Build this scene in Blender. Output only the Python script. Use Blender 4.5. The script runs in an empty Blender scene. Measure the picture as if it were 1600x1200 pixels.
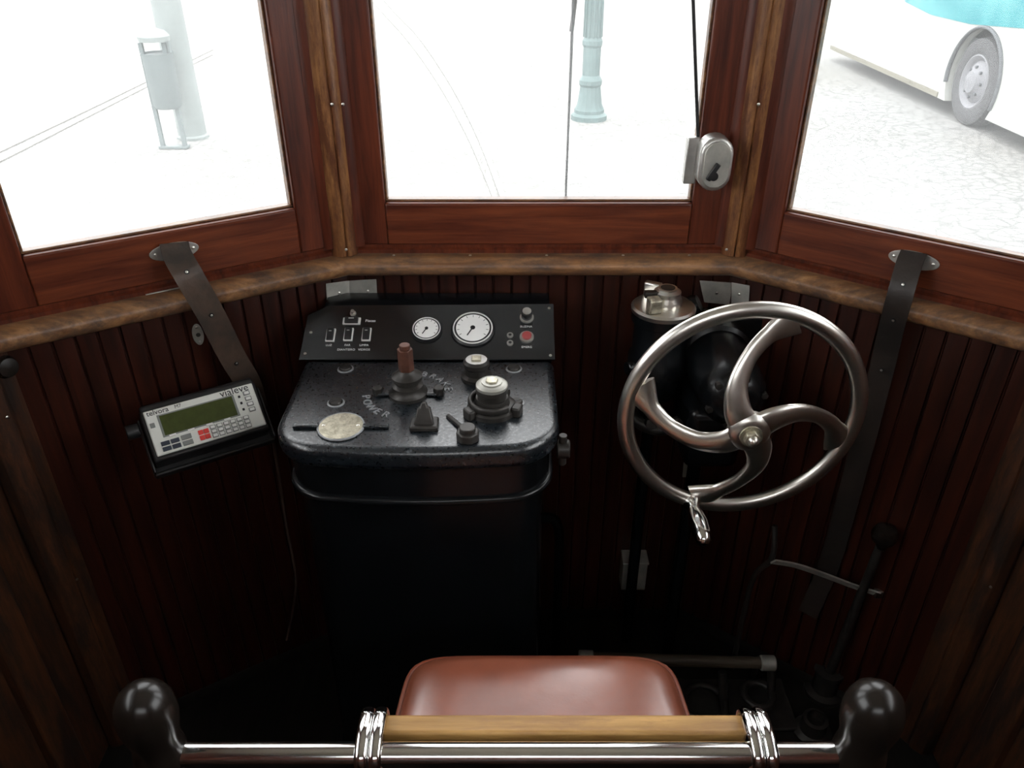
import bpy, bmesh, math, random
from mathutils import Vector, Matrix
random.seed(4)
sc = bpy.context.scene
sc.view_settings.view_transform = 'Standard'

# ---------------------------------------------------------------- camera maths (photogrammetry of the photo)
CAM = Vector((0, 0, 1.61)); PITCH = math.radians(31); F = 1245.0
def ray(u, v):
    x = (u-800)/F; up = (600-v)/F
    return Vector((x, math.cos(PITCH)+math.sin(PITCH)*up, -math.sin(PITCH)+math.cos(PITCH)*up))
def on_z(u, v, z):
    d = ray(u, v); return CAM+d*((z-CAM.z)/d.z)
def on_y(u, v, y):
    d = ray(u, v); return CAM+d*(y/d.y)
def on_x(u, v, x):
    d = ray(u, v); return CAM+d*(x/d.x)
def on_pl(u, v, p, n):
    d = ray(u, v); return CAM+d*((p-CAM).dot(n)/d.dot(n))

# ---------------------------------------------------------------- materials
def mat(name, col, rough=0.5, metal=0.0, spec=0.5, coat=0.0, bump=0.0, bscale=60, var=0.0, vscale=8, col2=None, rvar=0.0, pos=(.38, .62), det=6, coatr=.15):
    m = bpy.data.materials.new(name); m.use_nodes = True
    nt = m.node_tree; b = nt.nodes['Principled BSDF']
    b.inputs['Base Color'].default_value = (*col, 1)
    b.inputs['Roughness'].default_value = rough
    b.inputs['Metallic'].default_value = metal
    b.inputs['Specular IOR Level'].default_value = spec
    b.inputs['Coat Weight'].default_value = coat
    b.inputs['Coat Roughness'].default_value = coatr
    tc = nt.nodes.new('ShaderNodeTexCoord')
    n = nt.nodes.new('ShaderNodeTexNoise'); n.inputs['Scale'].default_value = vscale; n.inputs['Detail'].default_value = det
    n.inputs['Roughness'].default_value = .62
    nt.links.new(tc.outputs['Object'], n.inputs['Vector'])
    r = nt.nodes.new('ShaderNodeValToRGB')
    c2 = col2 if col2 else tuple(c*(1-max(var, .08)) for c in col)
    r.color_ramp.elements[0].color = (*c2, 1); r.color_ramp.elements[1].color = (*col, 1)
    r.color_ramp.elements[0].position = pos[0]; r.color_ramp.elements[1].position = pos[1]
    nt.links.new(n.outputs['Fac'], r.inputs['Fac']); nt.links.new(r.outputs['Color'], b.inputs['Base Color'])
    if rvar:
        mr = nt.nodes.new('ShaderNodeMapRange'); mr.inputs['To Min'].default_value = max(rough-rvar, .02); mr.inputs['To Max'].default_value = min(rough+rvar, 1)
        mr.inputs['From Min'].default_value = .3; mr.inputs['From Max'].default_value = .7
        n3 = nt.nodes.new('ShaderNodeTexNoise'); n3.inputs['Scale'].default_value = vscale*2.3; n3.inputs['Detail'].default_value = 8
        nt.links.new(tc.outputs['Object'], n3.inputs['Vector'])
        nt.links.new(n3.outputs['Fac'], mr.inputs['Value']); nt.links.new(mr.outputs[0], b.inputs['Roughness'])
    if bump:
        n2 = nt.nodes.new('ShaderNodeTexNoise'); n2.inputs['Scale'].default_value = bscale; n2.inputs['Detail'].default_value = 4
        nt.links.new(tc.outputs['Object'], n2.inputs['Vector'])
        bp = nt.nodes.new('ShaderNodeBump'); bp.inputs['Strength'].default_value = bump; bp.inputs['Distance'].default_value = .003
        nt.links.new(n2.outputs['Fac'], bp.inputs['Height']); nt.links.new(bp.outputs['Normal'], b.inputs['Normal'])
    return m

def wood(name, dark, light, rough=.4, axis='Z', scale=1.0, worn=None, wornamt=.6, coat=.12, spec=.35, wsoft=.08, wst=.3):
    m = bpy.data.materials.new(name); m.use_nodes = True
    nt = m.node_tree; b = nt.nodes['Principled BSDF']
    tc = nt.nodes.new('ShaderNodeTexCoord'); mp = nt.nodes.new('ShaderNodeMapping')
    s = {'Z': (30, 30, 2), 'X': (2, 30, 30), 'Y': (30, 2, 30)}[axis]
    mp.inputs['Scale'].default_value = tuple(a*scale for a in s)
    nt.links.new(tc.outputs['Object'], mp.inputs['Vector'])
    n = nt.nodes.new('ShaderNodeTexNoise'); n.inputs['Scale'].default_value = 2.2; n.inputs['Detail'].default_value = 9; n.inputs['Roughness'].default_value = .65
    n.inputs['Distortion'].default_value = .4
    nt.links.new(mp.outputs[0], n.inputs['Vector'])
    r = nt.nodes.new('ShaderNodeValToRGB'); r.color_ramp.elements[0].position = .32; r.color_ramp.elements[1].position = .7
    r.color_ramp.elements[0].color = (*dark, 1); r.color_ramp.elements[1].color = (*light, 1)
    nt.links.new(n.outputs['Fac'], r.inputs['Fac'])
    out = r.outputs['Color']
    if worn:
        mp2 = nt.nodes.new('ShaderNodeMapping'); s2 = {'Z': (1.6, 1.6, wst), 'X': (wst, 1.6, 1.6), 'Y': (1.6, wst, 1.6)}[axis]; mp2.inputs['Scale'].default_value = s2
        nt.links.new(tc.outputs['Object'], mp2.inputs['Vector'])
        n2 = nt.nodes.new('ShaderNodeTexNoise'); n2.inputs['Scale'].default_value = 18; n2.inputs['Detail'].default_value = 10; n2.inputs['Roughness'].default_value = .78
        nt.links.new(mp2.outputs[0], n2.inputs['Vector'])
        r2 = nt.nodes.new('ShaderNodeValToRGB'); r2.color_ramp.elements[0].position = 1-wornamt-wsoft; r2.color_ramp.elements[1].position = 1-wornamt+wsoft
        nt.links.new(n2.outputs['Fac'], r2.inputs['Fac'])
        mx = nt.nodes.new('ShaderNodeMix'); mx.data_type = 'RGBA'
        nt.links.new(r2.outputs['Color'], mx.inputs[0]); nt.links.new(out, mx.inputs[6]); mx.inputs[7].default_value = (*worn, 1)
        out = mx.outputs[2]
    nt.links.new(out, b.inputs['Base Color'])
    b.inputs['Specular IOR Level'].default_value = spec
    b.inputs['Roughness'].default_value = rough; b.inputs['Coat Weight'].default_value = coat; b.inputs['Coat Roughness'].default_value = .25
    bp = nt.nodes.new('ShaderNodeBump'); bp.inputs['Strength'].default_value = .25; bp.inputs['Distance'].default_value = .002
    nt.links.new(n.outputs['Fac'], bp.inputs['Height']); nt.links.new(bp.outputs['Normal'], b.inputs['Normal'])
    return m

M_sashV = wood('sash_wood_vertical', (.045, .008, .004), (.15, .032, .012), .38, 'Z')
M_sashH = wood('sash_wood_horizontal', (.07, .013, .006), (.20, .048, .017), .38, 'X')
M_post = wood('post_wood', (.15, .055, .018), (.42, .195, .07), .4, 'Z', worn=(.11, .036, .015), wornamt=.5)
M_sill = wood('sill_wood', (.16, .062, .022), (.46, .24, .11), .36, 'X', worn=(.085, .055, .042), wornamt=.49, wsoft=.12, wst=.6)
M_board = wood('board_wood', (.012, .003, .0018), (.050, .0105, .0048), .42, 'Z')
M_side = wood('side_wood', (.035, .012, .005), (.10, .035, .014), .5, 'Z', worn=(.018, .010, .007), wornamt=.5)
M_slat = wood('slat_wood', (.22, .11, .03), (.52, .30, .10), .4, 'X', worn=(.26, .13, .05), wornamt=.4)
M_floor = wood('floor_wood', (.004, .0035, .003), (.012, .010, .008), .8, 'Y', coat=0, spec=.2)
M_ceil = mat('ceiling_paint', (.60, .55, .45), .6)
M_black = mat('black_enamel', (.005, .006, .007), .26, spec=.4, bump=.08, bscale=50, var=.4, vscale=20)
M_lid = mat('worn_black_enamel', (.005, .008, .011), .30, spec=.95, bump=.10, bscale=160, col2=(.09, .105, .115), vscale=85, rvar=.06, pos=(.31, .37), det=8)
M_iron = mat('dark_iron', (.040, .036, .032), .42, metal=.4, bump=.2, bscale=80, var=.4, vscale=40)
M_chrome = mat('chrome', (.92, .92, .90), .12, metal=1)
M_nickel = mat('worn_nickel', (.80, .77, .71), .30, metal=1, var=.12, vscale=12)
M_alu = mat('aluminium', (.62, .61, .58), .36, metal=.85, var=.2, vscale=30)
M_brass = mat('aged_brass', (.60, .56, .44), .38, metal=.8, col2=(.36, .33, .25), vscale=110, bump=.2, bscale=150)
M_copper = mat('rusty_copper', (.13, .05, .032), .5, metal=.3, var=.4, vscale=50)
M_leather = mat('red_leather', (.30, .085, .045), .28, spec=.9, coat=.6, coatr=.24, bump=.2, bscale=30, var=.2, vscale=10)
M_piping = mat('piping', (.24, .06, .03), .4)
M_strap = mat('strap_leather', (.016, .013, .011), .5, bump=.4, bscale=70, col2=(.028, .020, .016), vscale=12)
M_strapB = mat('strap_leather_brown', (.085, .055, .04), .42, bump=.4, bscale=70, col2=(.04, .032, .027), vscale=14)
M_panel = mat('panel_black', (.010, .011, .011), .22, spec=.8, var=.3, vscale=10)
M_white = mat('white_plastic', (.85, .85, .82), .4)
M_face = mat('gauge_face', (.95, .95, .93), .35, spec=.8, coat=.6, coatr=.1, var=.01)
M_plast = mat('black_plastic', (.012, .012, .013), .4)
M_bplast = mat('glossy_black_ball', (.012, .009, .007), .26, spec=.4)
M_cream = mat('device_face', (.76, .77, .72), .4)
M_lcd = mat('lcd', (.05, .065, .015), .25, var=.2, vscale=60)
M_key = mat('key_grey', (.22, .23, .22), .5)
M_keyd = mat('key_dark', (.03, .04, .06), .5)
M_red = mat('key_red', (.75, .06, .05), .4)
M_ink = mat('ink', (.012, .012, .015), .6)
M_label = mat('label_white', (.8, .8, .78), .6)
M_emb = mat('embossed_letters', (.24, .25, .26), .35, spec=.8)
OS = .56
def om(name, col, rough, **k):
    if 'col2' in k: k['col2'] = tuple(c*OS for c in k['col2'])
    return mat(name, tuple(c*OS for c in col), rough, spec=.2, **k)
M_rubber = om('tyre_rubber', (.12, .12, .125), .8)
M_poleg = om('lamp_paint', (.20, .28, .275), .6, var=.2, vscale=6)
M_poleL = om('pole_paint', (.34, .38, .37), .6, var=.1)
M_bin = om('bin_grey', (.23, .27, .27), .6, var=.1)
M_bus = om('bus_white', (.62, .63, .59), .4)
M_teal = om('bus_teal', (.0, .29, .33), .4, col2=(.10, .46, .48), vscale=1.2)
M_arch = om('bus_arch', (.16, .17, .18), .6)
M_skirt = om('bus_skirt', (.30, .28, .22), .6, var=.2, vscale=2)
M_hub = om('hub_silver', (.34, .34, .36), .5, var=.2, vscale=5)
M_rail = om('track_steel', (.28, .27, .25), .6)
M_busglass = om('bus_glass', (.03, .04, .045), .1)

def glass():
    m = bpy.data.materials.new('window_glass'); m.use_nodes = True; nt = m.node_tree; nt.nodes.clear()
    o = nt.nodes.new('ShaderNodeOutputMaterial'); t = nt.nodes.new('ShaderNodeBsdfTransparent'); g = nt.nodes.new('ShaderNodeBsdfGlossy')
    g.inputs['Roughness'].default_value = .02
    fr = nt.nodes.new('ShaderNodeFresnel'); fr.inputs['IOR'].default_value = 1.25
    mx = nt.nodes.new('ShaderNodeMixShader')
    nt.links.new(fr.outputs[0], mx.inputs[0]); nt.links.new(t.outputs[0], mx.inputs[1]); nt.links.new(g.outputs[0], mx.inputs[2])
    tr = nt.nodes.new('ShaderNodeBsdfTranslucent'); tr.inputs['Color'].default_value = (.9, .9, .9, 1)
    tc = nt.nodes.new('ShaderNodeTexCoord'); n = nt.nodes.new('ShaderNodeTexNoise'); n.inputs['Scale'].default_value = 5; n.inputs['Detail'].default_value = 5
    nt.links.new(tc.outputs['Object'], n.inputs['Vector'])
    mr = nt.nodes.new('ShaderNodeMapRange'); mr.inputs['To Min'].default_value = .03; mr.inputs['To Max'].default_value = .08
    nt.links.new(n.outputs['Fac'], mr.inputs['Value'])
    m2 = nt.nodes.new('ShaderNodeMixShader'); nt.links.new(mr.outputs[0], m2.inputs[0])
    nt.links.new(mx.outputs[0], m2.inputs[1]); nt.links.new(tr.outputs[0], m2.inputs[2])
    nt.links.new(m2.outputs[0], o.inputs[0]); return m
M_glass = glass()

def paving():
    m = bpy.data.materials.new('street_paving'); m.use_nodes = True; nt = m.node_tree; b = nt.nodes['Principled BSDF']
    tc = nt.nodes.new('ShaderNodeTexCoord'); v = nt.nodes.new('ShaderNodeTexVoronoi'); v.inputs['Scale'].default_value = 7; v.feature = 'DISTANCE_TO_EDGE'
    nt.links.new(tc.outputs['Object'], v.inputs['Vector'])
    r = nt.nodes.new('ShaderNodeValToRGB'); r.color_ramp.elements[0].position = .02; r.color_ramp.elements[1].position = .12
    r.color_ramp.elements[0].color = (.155, .155, .15, 1); r.color_ramp.elements[1].color = (.235, .232, .225, 1)
    nt.links.new(v.outputs[0], r.inputs['Fac'])
    n = nt.nodes.new('ShaderNodeTexNoise'); n.inputs['Scale'].default_value = .35; n.inputs['Detail'].default_value = 6
    nt.links.new(tc.outputs['Object'], n.inputs['Vector'])
    r2 = nt.nodes.new('ShaderNodeValToRGB'); r2.color_ramp.elements[0].position = .35; r2.color_ramp.elements[1].position = .6
    r2.color_ramp.elements[0].color = (.94, .93, .90, 1); r2.color_ramp.elements[1].color = (1.1, 1.1, 1.1, 1)
    nt.links.new(n.outputs['Fac'], r2.inputs['Fac'])
    mx = nt.nodes.new('ShaderNodeMix'); mx.data_type = 'RGBA'; mx.blend_type = 'MULTIPLY'; mx.inputs[0].default_value = 1
    nt.links.new(r.outputs[0], mx.inputs[6]); nt.links.new(r2.outputs[0], mx.inputs[7])
    nt.links.new(mx.outputs[2], b.inputs['Base Color']); b.inputs['Roughness'].default_value = .9; b.inputs['Specular IOR Level'].default_value = .1
    return m
M_street = paving()

# ---------------------------------------------------------------- builders
groups = {}
def link(o): sc.collection.objects.link(o); return o
class Group:
    def __init__(s, name): s.e = link(bpy.data.objects.new(name, None)); s.e.empty_display_size = .05; s.parts = []; groups[name+str(len(groups))] = s
    def finish(s):
        pts = []
        for o in s.parts:
            if o.type == 'MESH': pts += [o.matrix_basis @ v.co for v in o.data.vertices]
            else: pts.append(o.matrix_basis.translation)
        lo = Vector([min(p[i] for p in pts) for i in range(3)]); hi = Vector([max(p[i] for p in pts) for i in range(3)])
        loc = Vector(((lo.x+hi.x)/2, (lo.y+hi.y)/2, lo.z))
        s.e.location = loc
        for o in s.parts:
            o.parent = s.e; o.matrix_parent_inverse = Matrix.Translation(-loc)

def mk(name, verts, faces, m, g=None, M=None, smooth=True, angle=38, bevel=0, segs=2):
    me = bpy.data.meshes.new(name)
    me.from_pydata([tuple(v) for v in verts], [], faces)
    bm = bmesh.new(); bm.from_mesh(me); bmesh.ops.recalc_face_normals(bm, faces=bm.faces); bm.to_mesh(me); bm.free()
    me.materials.append(m)
    if smooth:
        me.shade_smooth()
        me.set_sharp_from_angle(angle=math.radians(angle))
    o = link(bpy.data.objects.new(name, me))
    if M is not None: o.matrix_basis = M
    if bevel:
        b = o.modifiers.new('bevel', 'BEVEL'); b.width = bevel; b.segments = segs; b.limit_method = 'ANGLE'; b.angle_limit = math.radians(35)
        b.harden_normals = False
    if g: g.parts.append(o)
    return o

def frame(o, x, y, z=None):
    x = Vector(x).normalized(); y = Vector(y); z = x.cross(y).normalized(); y = z.cross(x)
    m = Matrix.Identity(4)
    for i in range(3): m[i][0] = x[i]; m[i][1] = y[i]; m[i][2] = z[i]; m[i][3] = o[i]
    return m
def axis_frame(o, z):
    z = Vector(z).normalized(); a = Vector((1, 0, 0)) if abs(z.x) < .9 else Vector((0, 1, 0))
    y = z.cross(a).normalized(); x = y.cross(z)
    m = Matrix.Identity(4)
    for i in range(3): m[i][0] = x[i]; m[i][1] = y[i]; m[i][2] = z[i]; m[i][3] = o[i]
    return m

def box(name, c, s, m, g=None, M=None, bevel=.002, segs=2):
    c = Vector(c); h = Vector(s)/2
    vs = [c+Vector((h.x*i, h.y*j, h.z*k)) for i in (-1, 1) for j in (-1, 1) for k in (-1, 1)]
    fs = [(0, 1, 3, 2), (4, 6, 7, 5), (0, 4, 5, 1), (2, 3, 7, 6), (0, 2, 6, 4), (1, 5, 7, 3)]
    return mk(name, vs, fs, m, g, M, bevel=bevel, segs=segs)

def prism(name, pts, z0, z1, m, g=None, M=None, bevel=0, segs=2, angle=38):
    n = len(pts)
    vs = [(p[0], p[1], z0) for p in pts]+[(p[0], p[1], z1) for p in pts]
    fs = [tuple(range(n))[::-1], tuple(range(n, 2*n))]+[(i, (i+1) % n, n+(i+1) % n, n+i) for i in range(n)]
    return mk(name, vs, fs, m, g, M, bevel=bevel, segs=segs, angle=angle)

def lathe(name, prof, M, m, g=None, n=32, angle=38):
    vs = []; fs = []
    for r, h in prof:
        for i in range(n):
            a = 2*math.pi*i/n; vs.append((r*math.cos(a), r*math.sin(a), h))
    for k in range(len(prof)-1):
        for i in range(n):
            j = (i+1) % n; fs.append((k*n+i, k*n+j, (k+1)*n+j, (k+1)*n+i))
    fs.append(tuple(range(n))[::-1]); fs.append(tuple(range((len(prof)-1)*n, len(prof)*n)))
    return mk(name, vs, fs, m, g, M, angle=angle)
def cyl(name, p0, p1, r, m, g=None, r1=None, n=24, ch=None):
    p0 = Vector(p0); p1 = Vector(p1); L = (p1-p0).length; r1 = r if r1 is None else r1
    c = ch if ch is not None else min(r*.12, L*.12)
    return lathe(name, [(r-c, 0), (r, c), (r1, L-c), (r1-c, L)], axis_frame(p0, p1-p0), m, g, n)
def hexnut(name, c, z, r, h, m, g=None, n=6):
    M = axis_frame(c, z)
    return prism(name, [(r*math.cos(2*math.pi*i/n+.3), r*math.sin(2*math.pi*i/n+.3)) for i in range(n)], 0, h, m, g, M, bevel=r*.12)

def catmull(pts, k=8):
    pts = [Vector(p) for p in pts]; out = []
    P = [pts[0]*2-pts[1]]+pts+[pts[-1]*2-pts[-2]]
    for i in range(1, len(P)-2):
        for j in range(k):
            t = j/k; a, b, c, d = P[i-1], P[i], P[i+1], P[i+2]
            out.append(.5*((2*b)+(c-a)*t+(2*a-5*b+4*c-d)*t*t+(3*b-a-3*c+d)*t**3))
    out.append(pts[-1]); return out
def lerp_list(vals, n):
    out = []
    for i in range(n):
        t = i/(n-1)*(len(vals)-1); k = min(int(t), len(vals)-2); f = t-k; out.append(vals[k]*(1-f)+vals[k+1]*f)
    return out
def sweep(name, pts, a, b, m, g=None, ref=(0, 1, 0), closed=False, n=14, box_sec=False, k=8, raw=False):
    P = [Vector(p) for p in pts] if raw else catmull(pts, k)
    N = len(P); A = lerp_list(a, N) if isinstance(a, (list, tuple)) else [a]*N; B = lerp_list(b, N) if isinstance(b, (list, tuple)) else [b]*N
    ref = Vector(ref); vs = []; fs = []
    sec = [(math.cos(2*math.pi*i/n), math.sin(2*math.pi*i/n)) for i in range(n)]
    if box_sec: sec = [(-1, -1), (1, -1), (1, 1), (-1, 1)]; n = 4
    for i in range(N):
        if closed: T = P[(i+1) % N]-P[i-1]
        else: T = P[min(i+1, N-1)]-P[max(i-1, 0)]
        T.normalize(); S = T.cross(ref).normalized(); U = S.cross(T).normalized()
        for c, s in sec: vs.append(P[i]+S*A[i]*c+U*B[i]*s)
    R = N if closed else N-1
    for i in range(R):
        j = (i+1) % N
        for q in range(n):
            w = (q+1) % n; fs.append((i*n+q, i*n+w, j*n+w, j*n+q))
    if not closed: fs += [tuple(range(n))[::-1], tuple(range((N-1)*n, N*n))]
    return mk(name, vs, fs, m, g, angle=50)

def text(name, s, size, M, m, g=None, ext=.0003, spacing=1.0, off=0):
    cu = bpy.data.curves.new(name, 'FONT'); cu.body = s; cu.size = size; cu.extrude = ext; cu.align_x = 'CENTER'; cu.align_y = 'CENTER'
    cu.space_character = spacing; cu.resolution_u = 3; cu.offset = off
    cu.materials.append(m); o = link(bpy.data.objects.new(name, cu)); o.matrix_basis = M
    if g: g.parts.append(o)
    return o
def T(x, y, z=0): return Matrix.Translation((x, y, z))
def screw(c, n, r=.0035, g=None, m=None):
    M = axis_frame(c, n)
    return lathe('screw_head', [(r, 0), (r*.95, r*.35), (r*.5, r*.55), (.0001, r*.6)], M, m or M_nickel, g, 10)

# ---------------------------------------------------------------- room shell
CL = Vector((-.88, 1.15, 0)); A = Vector((-.332, 1.49, 0)); B = Vector((.441, 1.49, 0)); CR = Vector((.91, 1.13, 0))
BACK = -.75; SZ = .017
def wf(P, Q):
    x = (Q-P).normalized(); return frame(P, x, Vector((-x.y, x.x, 0)))
WL = wf(CL, A); WF = wf(A, B); WR = wf(B, CR)
LL = (A-CL).length; LF = (B-A).length; LR = (CR-B).length
def boards(name, L, M, z0=0, z1=.985, pitch=.036):
    n = max(1, round(L/pitch)); p = L/n; pr = [(0, .0)]
    for i in range(n):
        s = i*p; pr += [(s+.003, -.006), (s+p*.5, -.007), (s+p-.003, -.006), (s+p-.0008, .0)]
        if i < n-1: pr.append((s+p+.0008, 0))
    pr += [(L, 0), (L, .03), (0, .03)]
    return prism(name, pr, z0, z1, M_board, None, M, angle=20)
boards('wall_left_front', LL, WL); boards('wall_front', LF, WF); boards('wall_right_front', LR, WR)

def ring_frame(g, M, s0, s1, z0, z1, g0, g1, h0, h1, y0=-.004, y1=.04):
    def b(nm, a, c, d, e, m): box(nm, ((a+c)/2, (y0+y1)/2, (d+e)/2), (c-a, y1-y0, e-d), m, g, M, bevel=.003)
    b('stile_a', s0, g0, z0, z1, M_sashV); b('stile_b', g1, s1, z0, z1, M_sashV)
    b('bottom_rail', g0, g1, z0, h0, M_sashH); b('top_rail', g0, g1, h1, z1, M_sashH)
    q = .008
    for nm, a, c, d, e in (('bead_bottom', g0, g1, h0, h0+q*.5), ('bead_top', g0, g1, h1-q, h1), ('bead_a', g0, g0+q*.5, h0+q*.5, h1-q), ('bead_b', g1-q*.5, g1, h0+q*.5, h1-q)):
        box(nm, ((a+c)/2, .020, (d+e)/2), (c-a, .02, e-d), M_sill, g, M, bevel=.0015)
    box('glass_pane', ((g0+g1)/2, .030, (h0+h1)/2), (g1-g0, .003, h1-h0), M_glass, g, M, bevel=0)
ZB, ZT = 1.037, 2.05
g1_ = Group('window_1'); ring_frame(g1_, WL, .012, LL-.03, ZB, ZT, .106, LL-.087, 1.125, 1.95)
g2_ = Group('window_2'); ring_frame(g2_, WF, .03, LF-.03, ZB, ZT, .088, LF-.095, 1.120, 1.95)
g3_ = Group('window_3'); ring_frame(g3_, WR, .03, LR-.012, ZB, ZT, .085, LR-.07, 1.120, 1.95)

path = [CL, A, B, CR]
def strip(name, prof, m, pts=path, smooth_angle=38):
    nrm = [Vector(((q-p).y, -(q-p).x, 0)).normalized() for p, q in zip(pts, pts[1:])]
    vs = []; n = len(prof)
    for i, p in enumerate(pts):
        if i == 0: mm = nrm[0]
        elif i == len(pts)-1: mm = nrm[-1]
        else: mm = (nrm[i-1]+nrm[i])/(1+nrm[i-1].dot(nrm[i]))
        for off, z in prof: vs.append(p+mm*off+Vector((0, 0, z)))
    fs = []
    for i in range(len(pts)-1):
        for k in range(n): fs.append((i*n+k, i*n+(k+1) % n, (i+1)*n+(k+1) % n, (i+1)*n+k))
    fs += [tuple(range(n)), tuple(range((len(pts)-1)*n, len(pts)*n))[::-1]]
    return mk(name, vs, fs, m, angle=smooth_angle)
strip('trim_1', [(o, z+SZ) for o, z in [(-.035, .965), (.022, .963), (.033, .967), (.040, .974), (.043, .984), (.040, .994), (.032, 1.001), (.020, 1.004), (-.035, 1.004)]], M_sill)
strip('trim_2', [(-.035, 1.021), (.008, 1.021), (.008, 1.028), (.002, 1.032), (.002, 1.037), (-.035, 1.037)], M_sashV)
strip('trim_3', [(-.035, 2.05), (.012, 2.05), (.012, 2.25), (-.035, 2.25)], M_sashV)
strip('baseboard_front', [(-.0, .0), (.010, 0), (.010, .03), (.007, .034), (0, .034)], M_floor)
def post(name, P, d, m, w=.030, z0=1.004+SZ, z1=2.25, inn=.030, out=.06):
    M = frame(P, d, Vector((-d[1], d[0], 0)))
    prism(name, [(-w, -inn*.35), (-w*.8, -inn*.8), (-w*.35, -inn), (w*.05, -inn), (w*.10, -inn*.88), (w*.18, -inn), (w*.35, -inn), (w*.8, -inn*.8), (w, -inn*.35), (w*.8, out), (-w*.8, out)], z0, z1, m, None, M, bevel=.0015, angle=50)
dl = (A-CL).normalized(); dr = (CR-B).normalized(); dx = Vector((1, 0, 0))
post('trim_4', A, (dl+dx).normalized(), M_post, w=.027); post('trim_5', B, (dr+dx).normalized(), M_post, w=.027)
post('trim_6', CL, (dl+Vector((0, 1, 0))).normalized(), M_side, w=.045, z0=0); post('trim_7', CR, (dr+Vector((0, -1, 0))).normalized(), M_side, w=.045, z0=0)
for nm, P, d, sgn in (('trim_8', A, dx, 1), ('trim_9', B, dx, -1), ('trim_10', A, -dl, 1), ('trim_11', B, dr, 1)):
    M = frame(P, d, Vector((-d[1], d[0], 0)))
    a, b_ = (.026*sgn, .042*sgn)
    s = -1 if nm != 'trim_10' else 1
    prism(nm, [(a, 0), (a, s*.016), ((a+b_)/2, s*.014), (b_, s*.005), (b_, 0)], 1.037, 2.05, M_sashV, None, M)

# side walls
for side, C, sg in (('left', CL, -1), ('right', CR, 1)):
    x = C.x+sg*.02; L = C.y-BACK
    box('wall_%s' % side, (x+sg*.02, (C.y+BACK)/2, .5), (.04, L+.02, 1.0), M_side, bevel=.004)
    g = Group('window_%d' % (4 if sg < 0 else 5))
    M = frame((x, BACK, 0), (0, 1, 0), (-1, 0, 0)) if sg < 0 else frame((x, C.y, 0), (0, -1, 0), (1, 0, 0))
    if sg < 0: ring_frame(g, M, .02, L, 1.0, 2.25, .80, L-.12, 1.18, 1.95)
    else: ring_frame(g, M, 0, L-.02, 1.0, 2.25, .12, L-.80, 1.18, 1.95)
    y0 = C.y-.17
    box('trim_%d' % (12 if sg < 0 else 13), (x-sg*.008, y0, .5), (.024, .075, .98), M_side, bevel=.005)
    box('trim_%d' % (14 if sg < 0 else 15), (x-sg*.012, C.y-.62, .985), (.04, .82, .05), M_sill, bevel=.012)
    box('baseboard_%s' % side, (x-sg*.008, C.y-.8, .06), (.02, 1.15, .1), M_side, bevel=.004)
# rear bulkhead: panelled below, small unseen window above, added for fill light
box('wall_back', (0.015, BACK-.02, .5), (1.9, .04, 1.0), M_side)
g = Group('window_6'); ring_frame(g, frame((-.935, BACK, 0), (1, 0, 0), (0, 1, 0)), 0, 1.9, 1.0, 2.25, .40, 1.50, 1.60, 2.05, y0=-.04, y1=.0)
prism('floor', [(-.96, BACK-.04), (.99, BACK-.04), (.99, 1.13), (.45, 1.56), (-.34, 1.56), (-.96, 1.17)], -.06, 0, M_floor)
prism('ceiling', [(-.96, BACK-.04), (.99, BACK-.04), (.99, 1.13), (.45, 1.56), (-.34, 1.56), (-.96, 1.17)], 2.25, 2.29, M_ceil)

gs = Group('trim_screws')
def wp(M, s, off, z): return M @ Vector((s, -off, z))
for (u, v) in ((519, 163), (536, 163), (1185, 163), (541, 390), (1135, 390)):
    screw(on_y(u, v, 1.459), (0, -1, 0), .003, gs)
for s in (.1, .25, .4, .55, .68): screw(wp(WF, s, .020, 1.004+SZ), (0, 0, 1), .003, gs)
for (u, v) in ((120, 905), (1548, 917), (11, 652)):
    X = CL.x+.03 if u < 800 else CR.x-.03
    screw(on_x(u, v, X), (1 if u < 800 else -1, -.5, 0), .003, gs)

def plate(name, pix, M, off, th=.0015, m=M_alu, holes=()):
    g = Group(name); n = M.to_3x3() @ Vector((0, -1, 0)); p = M @ Vector((0, -off, 0))
    pts = [M.inverted() @ on_pl(u, v, p, n) for u, v in pix]
    vs = [(q.x, -off, q.z) for q in pts]+[(q.x, -off-th, q.z) for q in pts]; k = len(pix)
    mk('plate', vs, [tuple(range(k)), tuple(range(k, 2*k))[::-1]]+[(i, (i+1) % k, k+(i+1) % k, k+i) for i in range(k)], m, g, M, bevel=.0006)
    for u, v in holes: screw(on_pl(u, v, M @ Vector((0, -off-th, 0)), n), n, .003, g)
    return g
M_galv = mat('galvanised_plate', (.50, .49, .44), .45, metal=.5, var=.25, vscale=25)
plate('corner_bracket', [(546, 438), (588, 436), (590, 470), (546, 473)], WF, .009, m=M_galv, holes=[(575, 455)])
plate('corner_bracket', [(509, 443), (546, 438), (546, 473), (511, 479)], WL, .009, m=M_galv, holes=[(530, 458), (520, 468)])
plate('corner_bracket', [(1093, 438), (1142, 441), (1142, 476), (1100, 472)], WF, .009, m=M_galv, holes=[(1120, 458)])
plate('corner_bracket', [(1143, 441), (1172, 446), (1170, 480), (1143, 476)], WR, .009, m=M_galv, holes=[(1155, 460)])
plate('wall_plate', [(1068, 722), (1093, 722), (1091, 746), (1066, 745)], WF, .009, m=M_galv, holes=[(1080, 728)])
for M, px in ((WL, (262, 456)), (WR, (1408, 458))):
    g = Group('strap_stop'); c = M.inverted() @ on_z(px[0], px[1], .998+SZ)
    box('plate', (c.x, c.y, 1.004+SZ), (.075, .02, .003), M_alu, g, M, bevel=.001)
    for s in (-.03, .03): screw(M @ Vector((c.x+s, c.y, 1.0055+SZ)), (0, 0, 1), .003, g)
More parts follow.
